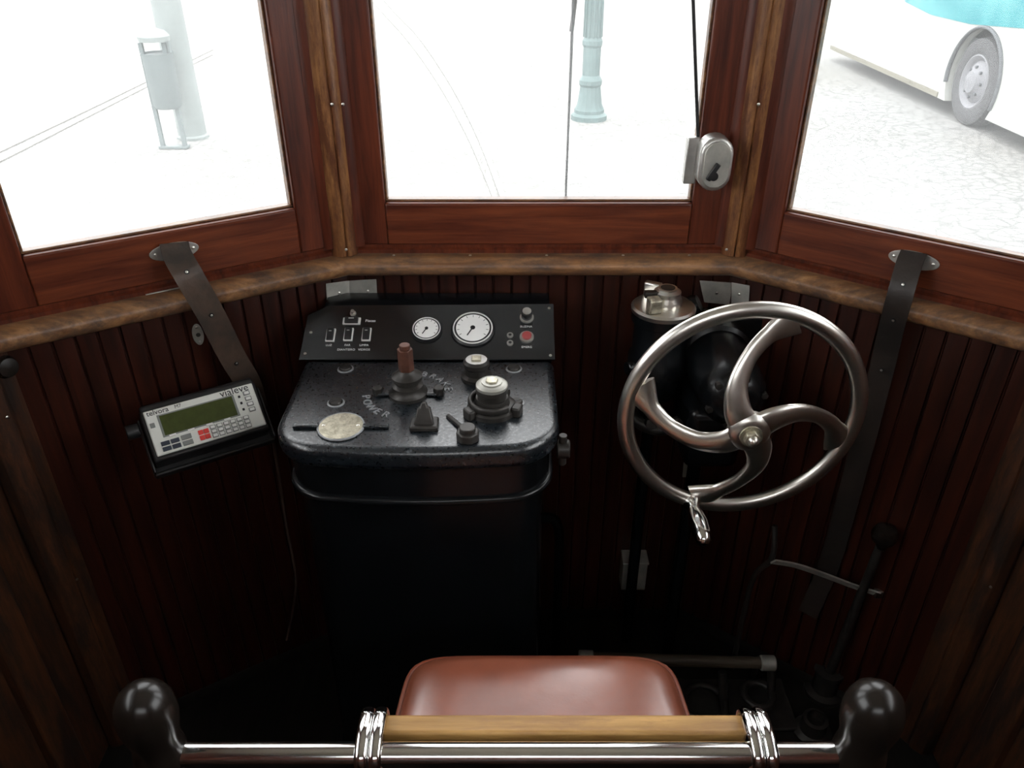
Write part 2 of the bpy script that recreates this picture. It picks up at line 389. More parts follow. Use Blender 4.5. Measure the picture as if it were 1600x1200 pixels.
g = Group('keyhole_escutcheon'); n = WL.to_3x3() @ Vector((0, -1, 0)); c = on_pl(309, 522, WL @ Vector((0, -.008, 0)), n)
Mo = frame(c, WL.to_3x3() @ Vector((1, 0, 0)), (0, 0, 1))
ov = lambda a, b, k=28: [(a*math.cos(2*math.pi*i/k), b*math.sin(2*math.pi*i/k)) for i in range(k)]
prism('oval_plate', ov(.010, .022), 0, .003, M_galv, g, Mo, bevel=.001)
lathe('keyhole', [(.004, 0), (.004, .0045), (.002, .005)], Mo, M_iron, g, 14)
for yy in (-.015, .015): screw(Mo @ Vector((0, yy, .003)), Mo.to_3x3() @ Vector((0, 0, 1)), .0025, g)

# ---------------------------------------------------------------- controller
g = Group('tram_controller')
def rplan(x0, x1, y0, y1, r, k=8, bow=.008):
    pts = [(x1, y1), (x0, y1)]
    for i in range(k+1):
        a = math.pi+math.pi/2*i/k; pts.append((x0+r+r*math.cos(a), y0+r+r*math.sin(a)))
    for i in range(1, 6):
        t = i/6; pts.append((x0+r+(x1-x0-2*r)*t, y0-bow*math.sin(math.pi*t)))
    for i in range(k+1):
        a = 1.5*math.pi+math.pi/2*i/k; pts.append((x1-r+r*math.cos(a), y0+r+r*math.sin(a)))
    return pts
X0, X1, Y0, Y1, ZL = -.388, .078, 1.018, 1.305, .88
prism('lid', rplan(X0, X1, Y0, Y1, .085), ZL-.042, ZL, M_lid, g, bevel=.014, segs=5)
prism('cover_band', rplan(X0+.014, X1-.014, Y0+.014, Y1+.05, .078), ZL-.11, ZL-.04, M_black, g, bevel=.004)
prism('cover_bead', rplan(X0+.007, X1-.007, Y0+.007, Y1+.05, .082), ZL-.118, ZL-.104, M_black, g, bevel=.006, segs=4)
prism('body', rplan(X0+.026, X1-.026, Y0+.026, Y1+.08, .05), 0, ZL-.112, M_black, g, bevel=.004)
prism('foot', rplan(X0+.012, X1-.012, Y0+.012, Y1+.09, .055), 0, .03, M_black, g, bevel=.005)
def lidp(u, v, z=ZL): return on_z(u, v, z)
UP = (0, 0, 1)
def bolt(u, v, r, h=.006, slot=True):
    c = lidp(u, v)
    lathe('cap_screw', [(r, -.002), (r, h*.6), (r*.85, h), (.0001, h)], axis_frame(c, UP), M_iron, g, 20)
    lathe('cap_recess', [(r*1.25, -.001), (r*1.25, .0015), (r*1.1, .002)], axis_frame(c, UP), M_emb, g, 20)
    if slot: box('slot', (0, 0, h), (r*1.5, r*.25, .001), M_plast, g, T(*c) @ Matrix.Rotation(random.random()*3, 4, 'Z'), bevel=0)
for u, v, r in ((540, 577, .012), (525, 630, .012), (803, 577, .012), (807, 630, .011)): bolt(u, v, r)
c = lidp(638, 616)
lathe('spindle_base', [(.034, -.002), (.034, .006), (.028, .012), (.027, .020), (.021, .024), (.020, .030), (.0265, .032), (.0265, .038), (.018, .044), (.014, .050), (.0001, .05)], axis_frame(c, UP), M_iron, g)
prism('spindle_hex', [(.0135*math.cos(i*math.pi/3), .0135*math.sin(i*math.pi/3)) for i in range(6)], .045, .090, M_copper, g, T(*c), bevel=.001)
cyl('spindle_tip', c+Vector((0, 0, .090)), c+Vector((0, 0, .098)), .009, M_copper, g)
for u in (591, 686):
    p = lidp(u, 616); hexnut('lug_bolt', p, UP, .010, .014, M_iron, g)
box('lug_bar', (c.x, c.y, ZL+.003), (.115, .018, .006), M_lid, g)
def arc_text(s, c, r, a0, a1, size, inward=False):
    for i, ch in enumerate(s):
        a = math.radians(a0+(a1-a0)*i/(len(s)-1)); rot = a-math.pi/2 if not inward else a+math.pi/2
        text('letter_'+ch, ch, size, T(c.x+r*math.cos(a), c.y+r*math.sin(a), ZL+.001) @ Matrix.Rotation(rot, 4, 'Z'), M_emb, g, ext=.0012)
arc_text('BRAKE', c, .070, 72, 12, .021); arc_text('POWER', c, .073, 188, 246, .021, True)
p = lidp(663, 668)
Mp = T(*p)
prism('pointer_lug', [(-.019, 0), (.019, 0), (.014, .016), (.010, .034), (.006, .034), (.004, .042), (-.004, .042), (-.006, .034), (-.010, .034), (-.014, .016)], -.008, .008, M_iron, g, Mp @ Matrix.Rotation(math.radians(68), 4, 'X'), bevel=.002)
box('pointer_foot', (0, .004, .004), (.046, .034, .01), M_iron, g, Mp, bevel=.003)
c = lidp(745, 590)
lathe('cap_base', [(.028, -.002), (.028, .006), (.021, .01), (.021, .022), (.0235, .025), (.0235, .033), (.019, .037), (.0001, .037)], axis_frame(c, UP), M_iron, g)
lathe('cap_disc', [(.019, .036), (.019, .038), (.0001, .038)], axis_frame(c, UP), M_alu, g)
box('cap_square', (0, 0, .039), (.017, .017, .005), M_brass, g, T(*c), bevel=.001)
c = lidp(769, 640)
lathe('main_base', [(.042, -.002), (.042, .008), (.036, .013), (.030, .014), (.027, .026), (.0001, .026)], axis_frame(c, UP), M_iron, g)
ringp = [c+Vector((.037*math.cos(a), .037*math.sin(a), .018)) for a in [math.radians(40+i*25) for i in range(12)]]
sweep('main_collar', ringp, .004, .007, M_iron, g, ref=UP)
lathe('main_barrel', [(.024, .02), (.024, .034), (.0265, .036), (.0265, .044), (.023, .046)], axis_frame(c, UP), M_iron, g)
lathe('main_cap', [(.0255, .044), (.0265, .046), (.0265, .050), (.023, .053), (.017, .0535), (.017, .056), (.0001, .056)], axis_frame(c, UP), M_galv, g)
hexnut('main_nut', c+Vector((0, 0, .055)), UP, .011, .004, M_brass, g)
for a in (100, 340, 215):
    q = c+Vector((.044*math.cos(math.radians(a)), .044*math.sin(math.radians(a)), 0)); box('ear', (0, 0, .008), (.016, .022, .018), M_iron, g, T(*q) @ Matrix.Rotation(math.radians(a), 4, 'Z'), bevel=.003)
c = lidp(731, 686); hexnut('filler_plug', c, UP, .019, .016, M_iron, g, 8); cyl('filler_top', c+Vector((0, 0, .014)), c+Vector((0, 0, .024)), .013, M_iron, g)
sweep('index_rib', [lidp(700, 650, ZL+.002), lidp(716, 663, ZL+.004), lidp(728, 676, ZL+.003)], .004, .004, M_iron, g, ref=UP)
c = lidp(533, 668)
prism('name_plate', ov(.036, .038), 0, .004, M_brass, g, T(*c), bevel=.001)
sweep('name_rim', [c+Vector((.037*math.cos(a*.2618), .039*math.sin(a*.2618), .002)) for a in range(24)], .002, .002, M_emb, g, ref=UP, closed=True, raw=True)
for q in (.057, -.057): box('rib', (c.x+q, c.y, ZL+.003), (.042, .010, .007), M_lid, g, bevel=.002)
for q in (-.028, .028): screw(c+Vector((q, 0, .004)), UP, .003, g)
c = Vector((X1-.004, 1.08, ZL-.045))
cyl('latch_boss', c, c+Vector((.022, 0, 0)), .016, M_iron, g); cyl('latch_pin', c+Vector((.01, 0, -.03)), c+Vector((.01, 0, .028)), .007, M_iron, g)
sweep('conduit', [(X1-.03, 1.3, .5), (X1+.02, 1.34, .45), (X1+.03, 1.36, .3), (X1+.03, 1.36, .0)], .011, .011, M_black, g, ref=(0, 1, 0))

# ---------------------------------------------------------------- instrument panel
g = Group('instrument_panel')
PO = Vector((0, 1.303, .886)); py = Vector((0, .117, .054)).normalized(); MPn = frame(PO, (1, 0, 0), py); pn = MPn.to_3x3() @ Vector((0, 0, 1))
def pp(u, v):
    q = MPn.inverted() @ on_pl(u, v, PO, pn); return q.x, q.y
pts = [pp(467, 562), pp(867, 562), pp(865, 475), pp(512, 478), pp(481, 493)]
prism('panel_sheet', pts, -.002, .001, M_panel, g, MPn, bevel=.0006)
x0 = pts[0][0]; x1 = pts[1][0]
vs = []; sect = [(1.312, ZL-.04), (1.312, .884), (1.43, .938), (1.476, .938), (1.476, .84)]
for X in (x0+.03, x1-.006):
    vs += [(X, a, b) for a, b in sect]
mk('panel_housing', vs, [(0, 1, 2, 3, 4), (9, 8, 7, 6, 5)]+[(i, (i+1) % 5, 5+(i+1) % 5, 5+i) for i in range(5)], M_black, g)
def atp(u, v, z=.001): x, y = pp(u, v); return MPn @ T(x, y, z)
for u, v, r in ((667, 517, .0275), (739, 516, .039)):
    M = atp(u, v)
    lathe('gauge_bezel', [(r*1.07, 0), (r*1.07, .004), (r*1.0, .0065), (r*.82, .0065), (.0001, .0065)], M, M_plast, g, 48)
    lathe('gauge_ring', [(r*.98, .0064), (r*.97, .0078), (r*.92, .0078), (r*.91, .0064)], M, M_white, g, 48)
    lathe('gauge_face', [(r*.82, .0064), (r*.82, .0072), (.0001, .0073)], M, M_face, g, 48)
    for k in range(11):
        a = math.radians(215-k*25); box('tick', (0, r*.72, .0074), (.0009, r*.12, .0004), M_ink, g, M @ Matrix.Rotation(a-math.pi/2, 4, 'Z'), bevel=0)
    box('needle', (0, -r*.22, .0078), (r*.06, r*.66, .0005), M_ink, g, M @ Matrix.Rotation(-.5, 4, 'Z'), bevel=0)
    lathe('needle_hub', [(r*.12, .0072), (r*.12, .0084), (.0001, .0086)], M, M_plast, g, 14)
for u, v, w, h in ((517, 525, .017, .030), (545, 524, .017, .030), (573, 524, .017, .030), (550, 503, .034, .015)):
    M = atp(u, v)
    box('switch_frame', (0, 0, .0015), (w, h, .004), M_white, g, M, bevel=.0006)
    box('switch_rocker', (0, 0, .005), (w*.76, h*.86, .007), M_plast, g, M @ Matrix.Rotation(.16, 4, 'X'), bevel=.0012)
    box('rocker_mark', (0, h*.2, .0088), (w*.3, .0012, .0004), M_label, g, M @ Matrix.Rotation(.16, 4, 'X'), bevel=0)
M = atp(552, 491); lathe('knob', [(.006, 0), (.006, .003), (.0035, .004), (.0035, .010), (.0001, .011)], M, M_nickel, g, 16)
M = atp(823, 497); lathe('push_knob_ring', [(.0135, 0), (.0135, .003), (.011, .004)], M, M_alu, g, 24)
lathe('push_knob', [(.0105, 0), (.0105, .006), (.009, .007), (.009, .012), (.0115, .014), (.0115, .019), (.0001, .020)], M, M_plast, g, 20)
lathe('push_knob_cap', [(.0085, .0196), (.0085, .0212), (.0001, .0216)], M, M_nickel, g, 20)
M = atp(823, 528); lathe('red_button_ring', [(.0135, 0), (.0135, .004), (.0100, .005), (.0001, .005)], M, M_alu, g, 24)
lathe('red_button', [(.0092, .004), (.0092, .008), (.008, .009), (.0001, .009)], M, mat('button_red', (.40, .06, .06), .4), g, 24)
for u, v in ((797, 525), (797, 537)):
    M = atp(u, v); lathe('lamp_ring', [(.0062, 0), (.0062, .003), (.0042, .0035), (.0001, .003)], M, M_alu, g, 16)
    lathe('lamp_lens', [(.0035, .003), (.002, .0042), (.0001, .0044)], M, M_plast, g, 12)
for s, u, v, sz in (('Piscas', 579, 502, .0085), ('LUZ', 514, 540, .0065), ('FAR', 543, 540, .0065), ('DIANTEIRO', 541, 547, .0065), ('LIMPA', 569, 540, .0065), ('VIDROS', 569, 547, .0065), ('BUZINA', 822, 511, .0065), ('EMERG', 823, 543, .0065)):
    text('label_'+s.lower(), s, sz, atp(u, v, .0014), M_label, g, ext=.0002)
for u, v in ((486, 520), (858, 482), (477, 553), (860, 556)): screw(atp(u, v) @ Vector((0, 0, 0)), pn, .003, g)

# ---------------------------------------------------------------- ticket machine
g = Group('ticket_validator')
nL = WL.to_3x3() @ Vector((0, -1, 0)); xL = WL.to_3x3() @ Vector((1, 0, 0))
e = math.radians(48); nn = nL*math.cos(e)+Vector((0, 0, 1))*math.sin(e); cT = CAM+ray(322, 654)*1.42
MT = frame(cT, xL, nn.cross(xL))
W, H = .190, .084
box('housing', (0, -.002, -.026), (W+.012, H+.012, .046), M_plast, g, MT, bevel=.004)
box('face_plate', (0, 0, -.001), (W, H, .005), M_cream, g, MT, bevel=.002)
box('tray_bottom', (0, -.024, -.052), (W+.02, .085, .006), M_plast, g, MT, bevel=.002)
box('tray_lip', (0, -.064, -.042), (W+.02, .006, .024), M_plast, g, MT, bevel=.002)
for s in (-1, 1): box('tray_cheek', (s*(W/2+.010), -.014, -.035), (.004, .10, .04), M_plast, g, MT, bevel=.0015)
cyl('hinge_knob', MT @ Vector((-W/2-.012, .02, -.022)), MT @ Vector((-W/2-.034, .02, -.022)), .013, M_plast, g)
box('top_roll', (0, .048, -.02), (W+.01, .018, .03), M_plast, g, MT, bevel=.007, segs=3)
mid = MT @ Vector((0, 0, -.05)); wallp = WL @ Vector(((WL.inverted() @ mid).x, -.006, mid.z-.06))
sweep('mount_arm', [mid, (mid+wallp)/2+Vector((0, 0, -.03)), wallp], .018, .012, M_plast, g, ref=(0, 0, 1))
def tf(a, b, z=.0018): return MT @ T((a-.5)*W, (b-.5)*H, z)
def key(a, b, w, h, m, nm='key', z=.0006): box(nm, (0, 0, z), (w*W, h*H, .003), m, g, tf(a, b), bevel=.0006)
box('display_bezel', (0, 0, -.0002), (W*.70, H*.50, .001), M_key, g, tf(.45, .60), bevel=.0003)
box('display', (0, 0, .0003), (W*.66, H*.44, .001), M_lcd, g, tf(.45, .60), bevel=0)
for i in range(4): key(.18+i*.165, .345, .06, .045, M_white, 'soft_label')
for r in range(2):
    for k in range(2): key(.10+k*.085, .22-r*.12, .075, .09, M_keyd)
for r in range(2): key(.285, .23-r*.13, .09, .10, M_key)
for r in range(2):
    for k in range(2): key(.415+k*.05, .23-r*.12, .045, .10, M_red)
for r in range(3):
    for k in range(6):
        key(.53+k*.062, .27-r*.095, .052, .08, M_key); key(.53+k*.062, .27-r*.095, .040, .058, M_white, 'key_cap', .0012)
for r in range(4): key(.92, .80-r*.13, .06, .09, M_key); key(.92, .80-r*.13, .045, .06, M_white, 'key_cap', .0012)
for r in range(3): key(.845, .76-r*.15, .02, .05, M_ink)
key(.045, .66, .04, .10, M_key)
text('label_maker', 'telvora', .013, tf(.12, .925, .0018), M_ink, g, ext=.0004); text('label_unit', 'M7', .009, tf(.30, .925, .0018), M_ink, g, ext=.0004)
text('label_network', 'vialeve', .019, tf(.82, .925, .0018), M_ink, g, ext=.0004)
g = Group('cable')
def wlp(u, v, off=.02): return on_pl(u, v, WL @ Vector((0, -off, 0)), nL)
sweep('cable_run', [MT @ Vector((.07, .01, -.06)), wlp(418, 660, .05), wlp(432, 720, .02), wlp(447, 820, .02), wlp(462, 900, .03), wlp(458, 950, .03), wlp(448, 1000, .03)], .003, .003, M_strapB, g, ref=(.3, 1, 0))

# ---------------------------------------------------------------- window straps
def strap(pix, m, M, w=.022):
    g = Group('window_strap'); n = M.to_3x3() @ Vector((0, -1, 0)); x = M.to_3x3() @ Vector((1, 0, 0))
    pts = [on_pl(u, v, M @ Vector((0, -o, 0)), n) for u, v, o in pix]
    P = catmull(pts, 8); vs = []; fs = []
    for i, p in enumerate(P):
        Tn = (P[min(i+1, len(P)-1)]-P[max(i-1, 0)]).normalized()
        S = Tn.cross(n).normalized(); U = S.cross(Tn).normalized()
        for a, b in ((-1, -1), (1, -1), (1, 1), (-1, 1)): vs.append(p+S*w*a+U*.0016*b)
    N = len(P)
    for i in range(N-1):
        for q in range(4): fs.append((i*4+q, i*4+(q+1) % 4, (i+1)*4+(q+1) % 4, (i+1)*4+q))
    fs += [(3, 2, 1, 0), tuple(range(4*N-4, 4*N))]
    mk('strap', vs, fs, m, g, angle=30)
    c = on_pl(pix[0][0], pix[0][1]+12, M @ Vector((0, -.004, 0)), n)
    Mo = frame(c, x, (0, 0, 1))
    prism('oval_plate', ov(.042, .016), 0, .003, M_alu, g, Mo, bevel=.001)
    for s in (-.032, .032): screw(Mo @ Vector((s, 0, .003)), n, .003, g)
    for k in (14, 24, 34):
        if k < N-2:
            Tn = (P[k+1]-P[k-1]).normalized(); U = n-Tn*n.dot(Tn)
            cyl('punched_hole', P[k]+U.normalized()*.0012, P[k]+U.normalized()*.0024, .0045, M_plast, g, n=12)
            screw(P[k]+U.normalized()*.0024, U, .0025, g)
    return g
strap([(272, 380, .012), (278, 400, .030), (298, 436, .056), (330, 492, .056), (362, 555, .045), (388, 600, .040), (400, 640, .03)], M_strapB, WL, .024)
strap([(1428, 394, .010), (1420, 414, .030), (1408, 456, .056), (1396, 500, .05), (1382, 560, .03), (1362, 640, .02), (1330, 760, .018), (1296, 880, .018), (1262, 960, .02)], M_strap, WR, .021)

# ---------------------------------------------------------------- hand brake wheel
g = Group('handbrake_wheel')
WC = Vector((.395, 1.15, .858)); R = .199
sweep('rim', [WC+Vector((R*math.sin(i*math.pi/48), 0, R*math.cos(i*math.pi/48))) for i in range(96)], .0145, .0115, M_nickel, g, ref=(0, 1, 0), closed=True, raw=True, n=20)
HUBY = 1.098
def wpol(r, a, y): a = math.radians(a); return Vector((WC.x+r*math.sin(a), y, WC.z+r*math.cos(a)))
for k in range(4):
    b = k*90+12
    ps = [wpol(.012, b-46, HUBY), wpol(.045, b-43, HUBY+.003), wpol(.085, b-31, HUBY+.014), wpol(.125, b-17, HUBY+.030), wpol(.16, b-5, HUBY+.044), wpol(.192, b+6, WC.y)]
    sweep('spoke_%d' % (k+1), ps, [.026, .023, .018, .0145, .016, .030], [.009, .009, .008, .0075, .008, .009], M_nickel, g, ref=(0, 1, 0), k=6, n=16)
hub = Vector((WC.x, HUBY, WC.z))
lathe('hub', [(.030, -.014), (.036, -.008), (.036, .004), (.030, .010), (.022, .013), (.0001, .013)], axis_frame(hub, (0, -1, 0)), M_nickel, g, 32)
lathe('hub_washer', [(.019, .012), (.019, .016), (.0001, .016)], axis_frame(hub, (0, -1, 0)), M_brass, g, 24)
hexnut('hub_nut', hub+Vector((0, -.016, 0)), (0, -1, 0), .0145, .011, M_brass, g)
lathe('hub_cap', [(.009, .026), (.009, .031), (.006, .035), (.0001, .037)], axis_frame(hub, (0, -1, 0)), M_nickel, g, 20)
cyl('shaft', hub+Vector((0, .005, 0)), (WC.x, 1.207, WC.z-.01), .014, M_iron, g)
hp = wpol(R, 199, WC.y-.005)
lathe('crank_handle', [(.015, 0), (.017, .006), (.011, .014), (.011, .022), (.0145, .030), (.0175, .052), (.0170, .076), (.0125, .092), (.005, .098), (.0001, .099)], axis_frame(hp, (.08, -1, -.18)), M_chrome, g, 28, angle=60)

g = Group('brake_gear_housing')
c0 = Vector((WC.x+.012, 1.22, WC.z-.02))
lathe('drum', [(.030, -.012), (.050, 0), (.060, .018), (.064, .05), (.064, .16), (.072, .165), (.072, .20), (.066, .262)], axis_frame(c0, (0, 1, 0)), M_black, g, 40)
for a in range(6):
    q = c0+Vector((.050*math.cos(a*1.047+.3), .004, .050*math.sin(a*1.047+.3))); hexnut('flange_bolt', q+Vector((0, .004, 0)), (0, -1, 0), .007, .012, M_iron, g)
box('mount_bracket', (c0.x, 1.455, c0.z-.03), (.24, .04, .20), M_black, g, bevel=.012, segs=3)
box('lower_casing', (c0.x-.01, 1.36, c0.z-.13), (.11, .16, .14), M_black, g, bevel=.02, segs=3)
cyl('chain_rod', (c0.x-.02, 1.36, c0.z-.19), (c0.x-.02, 1.36, 0), .014, M_black, g)
for i, x in enumerate((-.10, -.075, -.05)): hexnut('pipe_nut', Vector((c0.x+x-.03, 1.33, c0.z-.115)), (0, -1, .3), .013, .02, M_iron, g)
sweep('pipe', [(c0.x-.15, 1.42, c0.z-.02), (c0.x-.16, 1.38, c0.z-.12), (c0.x-.12, 1.34, c0.z-.14), (c0.x-.04, 1.34, c0.z-.13)], .012, .012, M_iron, g, ref=(0, 1, .2))

# ---------------------------------------------------------------- driver's valve
g = Group('brake_valve')
vc = on_y(1037, 476, 1.39)
lathe('body', [(.040, -.20), (.045, -.19), (.045, -.15), (.060, -.14), (.060, -.11), (.053, -.10), (.053, -.035), (.060, -.03), (.060, -.012), (.0001, -.012)], axis_frame(vc, UP), M_black, g, 36)
lathe('top_plate', [(.061, -.012), (.062, -.004), (.058, 0), (.0001, 0)], axis_frame(vc, UP), M_nickel, g, 40)
lathe('spindle_boss', [(.030, 0), (.030, .010), (.026, .016), (.026, .026), (.018, .030), (.018, .033), (.0001, .033)], axis_frame(vc+Vector((.006, .006, 0)), UP), M_nickel, g, 28)
lathe('boss_well', [(.014, .033), (.014, .0336), (.0001, .0336)], axis_frame(vc+Vector((.006, .006, 0)), UP), M_iron, g, 20)
Mv = T(*vc)
box('handle_stop_a', (-.034, .030, .014), (.034, .016, .028), M_nickel, g, Mv @ Matrix.Rotation(-.5, 4, 'Z'), bevel=.003)
box('handle_stop_b', (-.030, -.026, .014), (.024, .026, .028), M_brass, g, Mv @ Matrix.Rotation(.2, 4, 'Z'), bevel=.003)
box('handle_socket', (-.022, .0, .022), (.034, .016, .012), M_iron, g, Mv, bevel=.002)
lathe('side_knob', [(.020, 0), (.022, .01), (.018, .02), (.0001, .022)], axis_frame(vc+Vector((.058, .03, -.02)), (.8, -.2, .5)), M_black, g, 20)
box('wall_arm', (vc.x, 1.44, vc.z-.12), (.05, .085, .06), M_black, g, bevel=.008)
cyl('feed_pipe', vc+Vector((0, .02, -.2)), (vc.x, vc.y+.02, 0), .013, M_black, g)
for sx in (-.065, -.055): cyl('side_port', vc+Vector((0, 0, -.125)), vc+Vector((sx, -.03, -.125)), .014, M_black, g)

# ---------------------------------------------------------------- wiper motor, wiper, cable
g = Group('wiper_motor')
c = on_y(1119, 258, 1.43); Mw = frame(c, (1, 0, 0), (0, 0, 1))
def stad(w, h, k=10):
    pts = []
    for i in range(k+1): a = math.pi*i/k; pts.append((w*math.cos(a), h-w+w*math.sin(a)))
    for i in range(k+1): a = math.pi+math.pi*i/k; pts.append((w*math.cos(a), -h+w+w*math.sin(a)))
    return pts
prism('housing', stad(.030, .049), -.045, .0, M_alu, g, Mw, bevel=.006, segs=3)
prism('cover', stad(.024, .042), 0, .004, M_galv, g, Mw, bevel=.002)
box('mount_plate', (-.036, -.004, -.048), (.022, .085, .018), M_alu, g, Mw, bevel=.002)
box('lever', (.0, -.012, .008), (.010, .034, .006), M_plast, g, Mw @ Matrix.Rotation(-.5, 4, 'Z'), bevel=.002)
lathe('lever_pivot', [(.008, .003), (.008, .011), (.0001, .012)], Mw @ T(-.004, -.018, 0), M_plast, g, 16)
g = Group('wiper_cable')
wa = on_y(1091, 224, 1.478); wb = on_y(1083, 0, 1.478)
sweep('wire', [wa, wb, wb+(wb-wa)*1.2], .003, .003, M_plast, g, ref=(0, 1, 0))
g = Group('windscreen_wiper')
a = on_y(884, 306, 1.545); b_ = on_y(893, 60, 1.545)
t_ = b_+(b_-a)*.9
sweep('blade_rubber', [a, b_, t_], .0022, .006, M_plast, g, ref=(0, 1, 0))
sweep('blade_holder', [a+Vector((0, .01, .02)), b_+Vector((.002, .01, 0)), t_+Vector((0, .01, -.02))], .002, .003, M_iron, g, ref=(0, 1, 0))
sweep('arm', [t_+Vector((0, .012, -.25)), t_+Vector((.03, .02, .1)), Vector((.12, 1.56, 2.0))], .004, .003, M_iron, g, ref=(0, 1, 0))

g = Group('door_knob'); c = on_x(8, 573, CL.x+.035)
lathe('knob', [(.012, -.035), (.010, -.012), (.018, -.006), (.020, .002), (.016, .012), (.0001, .015)], axis_frame(c, (.9, -.5, .1)), M_bplast, g, 24)

# ---------------------------------------------------------------- floor equipment on the right
g = Group('wall_box')
pz = on_y(994, 897, 1.45); box('box_body', (pz.x-.006, 1.462, pz.z), (.060, .045, .088), M_galv, g, bevel=.002)
box('box_lid', (pz.x-.006, 1.459, pz.z+.047), (.064, .05, .006), M_galv, g, bevel=.002)
g = Group('foot_bar')
a = on_z(915, 1028, .12); b_ = on_z(1200, 1036, .12)
cyl('wood_grip', a, b_, .0135, wood('grip_wood', (.03, .023, .015), (.10, .075, .05), .5, 'Z'), g)
for p, q in ((a, (b_-a).normalized()), (b_, (a-b_).normalized())):
    cyl('end_ferrule', p-q*.016, p+q*.018, .0175, M_galv, g)
    sweep('bar_arm', [p+Vector((0, 0, -.005)), p+Vector((0, .05, -.05)), p+Vector((0, .06, -.118))], .010, .006, M_iron, g, ref=(1, 0, 0))
g = Group('brake_pedal')
for (u, v, rr) in ((1100, 1098, .05), (1185, 1085, .035)):
    p = on_z(u, v, .03)
    sweep('pedal_loop', [p+Vector((rr*math.cos(i*.5236), rr*math.sin(i*.5236), .0)) for i in range(12)], .009, .008, M_iron, g, ref=UP, closed=True, raw=True)
    cyl('pedal_stem', p+Vector((rr, 0, -.03)), p+Vector((rr*.8, .03, .07)), .010, M_iron, g)
p0 = on_z(1100, 1098, .03); p1 = on_z(1185, 1085, .03)
box('pedal_plate', ((p0.x+p1.x)/2, (p0.y+p1.y)/2, .008), (.28, .14, .014), M_iron, g, bevel=.004)
g = Group('sander_lever')
f0 = on_z(1290, 1068, .03)
lathe('socket', [(.045, -.03), (.045, -.018), (.030, -.012), (.028, .035), (.033, .04), (.033, .05), (.022, .05), (.0001, .048)], axis_frame(f0, UP), M_iron, g, 28)
top = Vector((.745, 1.21, .527))
sweep('shank', [f0, (f0+top)/2, top], [.011, .009], [.011, .009], M_iron, g, ref=(0, 1, 0))
lathe('knob', [(.008, -.03), (.012, -.02), (.023, -.008), (.026, .004), (.020, .020), (.0001, .027)], axis_frame(top, UP), M_bplast, g, 24)
qp = [on_y(u, v, 1.225) for u, v in ((1206, 872), (1245, 884), (1290, 902), (1335, 918), (1372, 926))]
sweep('quadrant', [q+Vector((0, (-.01, .0, .006, .004, -.004)[i], 0)) for i, q in enumerate(qp)], .002, .0085, M_galv, g, ref=(0, -.5, 1), box_sec=True)
sweep('quadrant_stay', [qp[0]+Vector((0, .02, .07)), qp[0], qp[0]+Vector((-.01, .05, -.12)), qp[0]+Vector((-.01, .06, -.41))], .006, .006, M_iron, g, ref=(0, 1, 0))
box('quadrant_clip', (qp[4].x, qp[4].y, qp[4].z), (.018, .016, .02), M_nickel, g)
g = Group('floor_socket')
f1 = on_z(1272, 1132, .03)
lathe('socket', [(.042, -.03), (.042, -.02), (.03, -.012), (.028, .02), (.02, .022), (.018, .0), (.0001, 0)], axis_frame(f1, UP), M_iron, g, 28)

# ---------------------------------------------------------------- driver seat
g = Group('driver_seat')
SC = Vector((.045, .748, .0)); sw, sd, zt = .213, .108, .60
vs = []; fs = []; NU = 96
def se(a, w, d, p=7):
    c, s = math.cos(a), math.sin(a); r = (abs(c)**p+abs(s)**p)**(-1/p); x = w*r*c; y = d*r*s
    return x*(1-.05*(y/d)), y
levels = [(.90, -.085), (.99, -.078), (1.02, -.06), (1.02, -.03), (1.0, -.012), (.97, -.003), (.93, .004), (.82, .009), (.6, .011), (.4, .012), (.2, .0122)]
for k, h in levels:
    for i in range(NU):
        a = 2*math.pi*i/NU; x, y = se(a, sw*k, sd*k); vs.append((SC.x+x, SC.y+y, zt+h))
for k in range(len(levels)-1):
    for i in range(NU): j = (i+1) % NU; fs.append((k*NU+i, k*NU+j, (k+1)*NU+j, (k+1)*NU+i))
fs += [tuple(range(NU))[::-1], tuple(range((len(levels)-1)*NU, len(levels)*NU))]
mk('cushion', vs, fs, M_leather, g, angle=80)
for zz, k in ((-.010, 1.0), (-.078, 1.0)):
    sweep('piping', [Vector((SC.x+se(2*math.pi*i/NU, sw*k, sd*k)[0], SC.y+se(2*math.pi*i/NU, sw*k, sd*k)[1], zt+zz)) for i in range(NU)], .004, .004, M_piping, g, ref=UP, closed=True, raw=True, n=8)
prism('seat_pan', [(SC.x+se(2*math.pi*i/32, sw*.9, sd*.9)[0], SC.y+se(2*math.pi*i/32, sw*.9, sd*.9)[1]) for i in range(32)], zt-.105, zt-.084, M_iron, g)
cyl('pedestal', (SC.x, SC.y, .02), (SC.x, SC.y, zt-.10), .03, M_iron, g)
lathe('pedestal_foot', [(.12, 0), (.12, .012), (.05, .03), (.034, .05)], axis_frame((SC.x, SC.y, 0), UP), M_iron, g, 32)

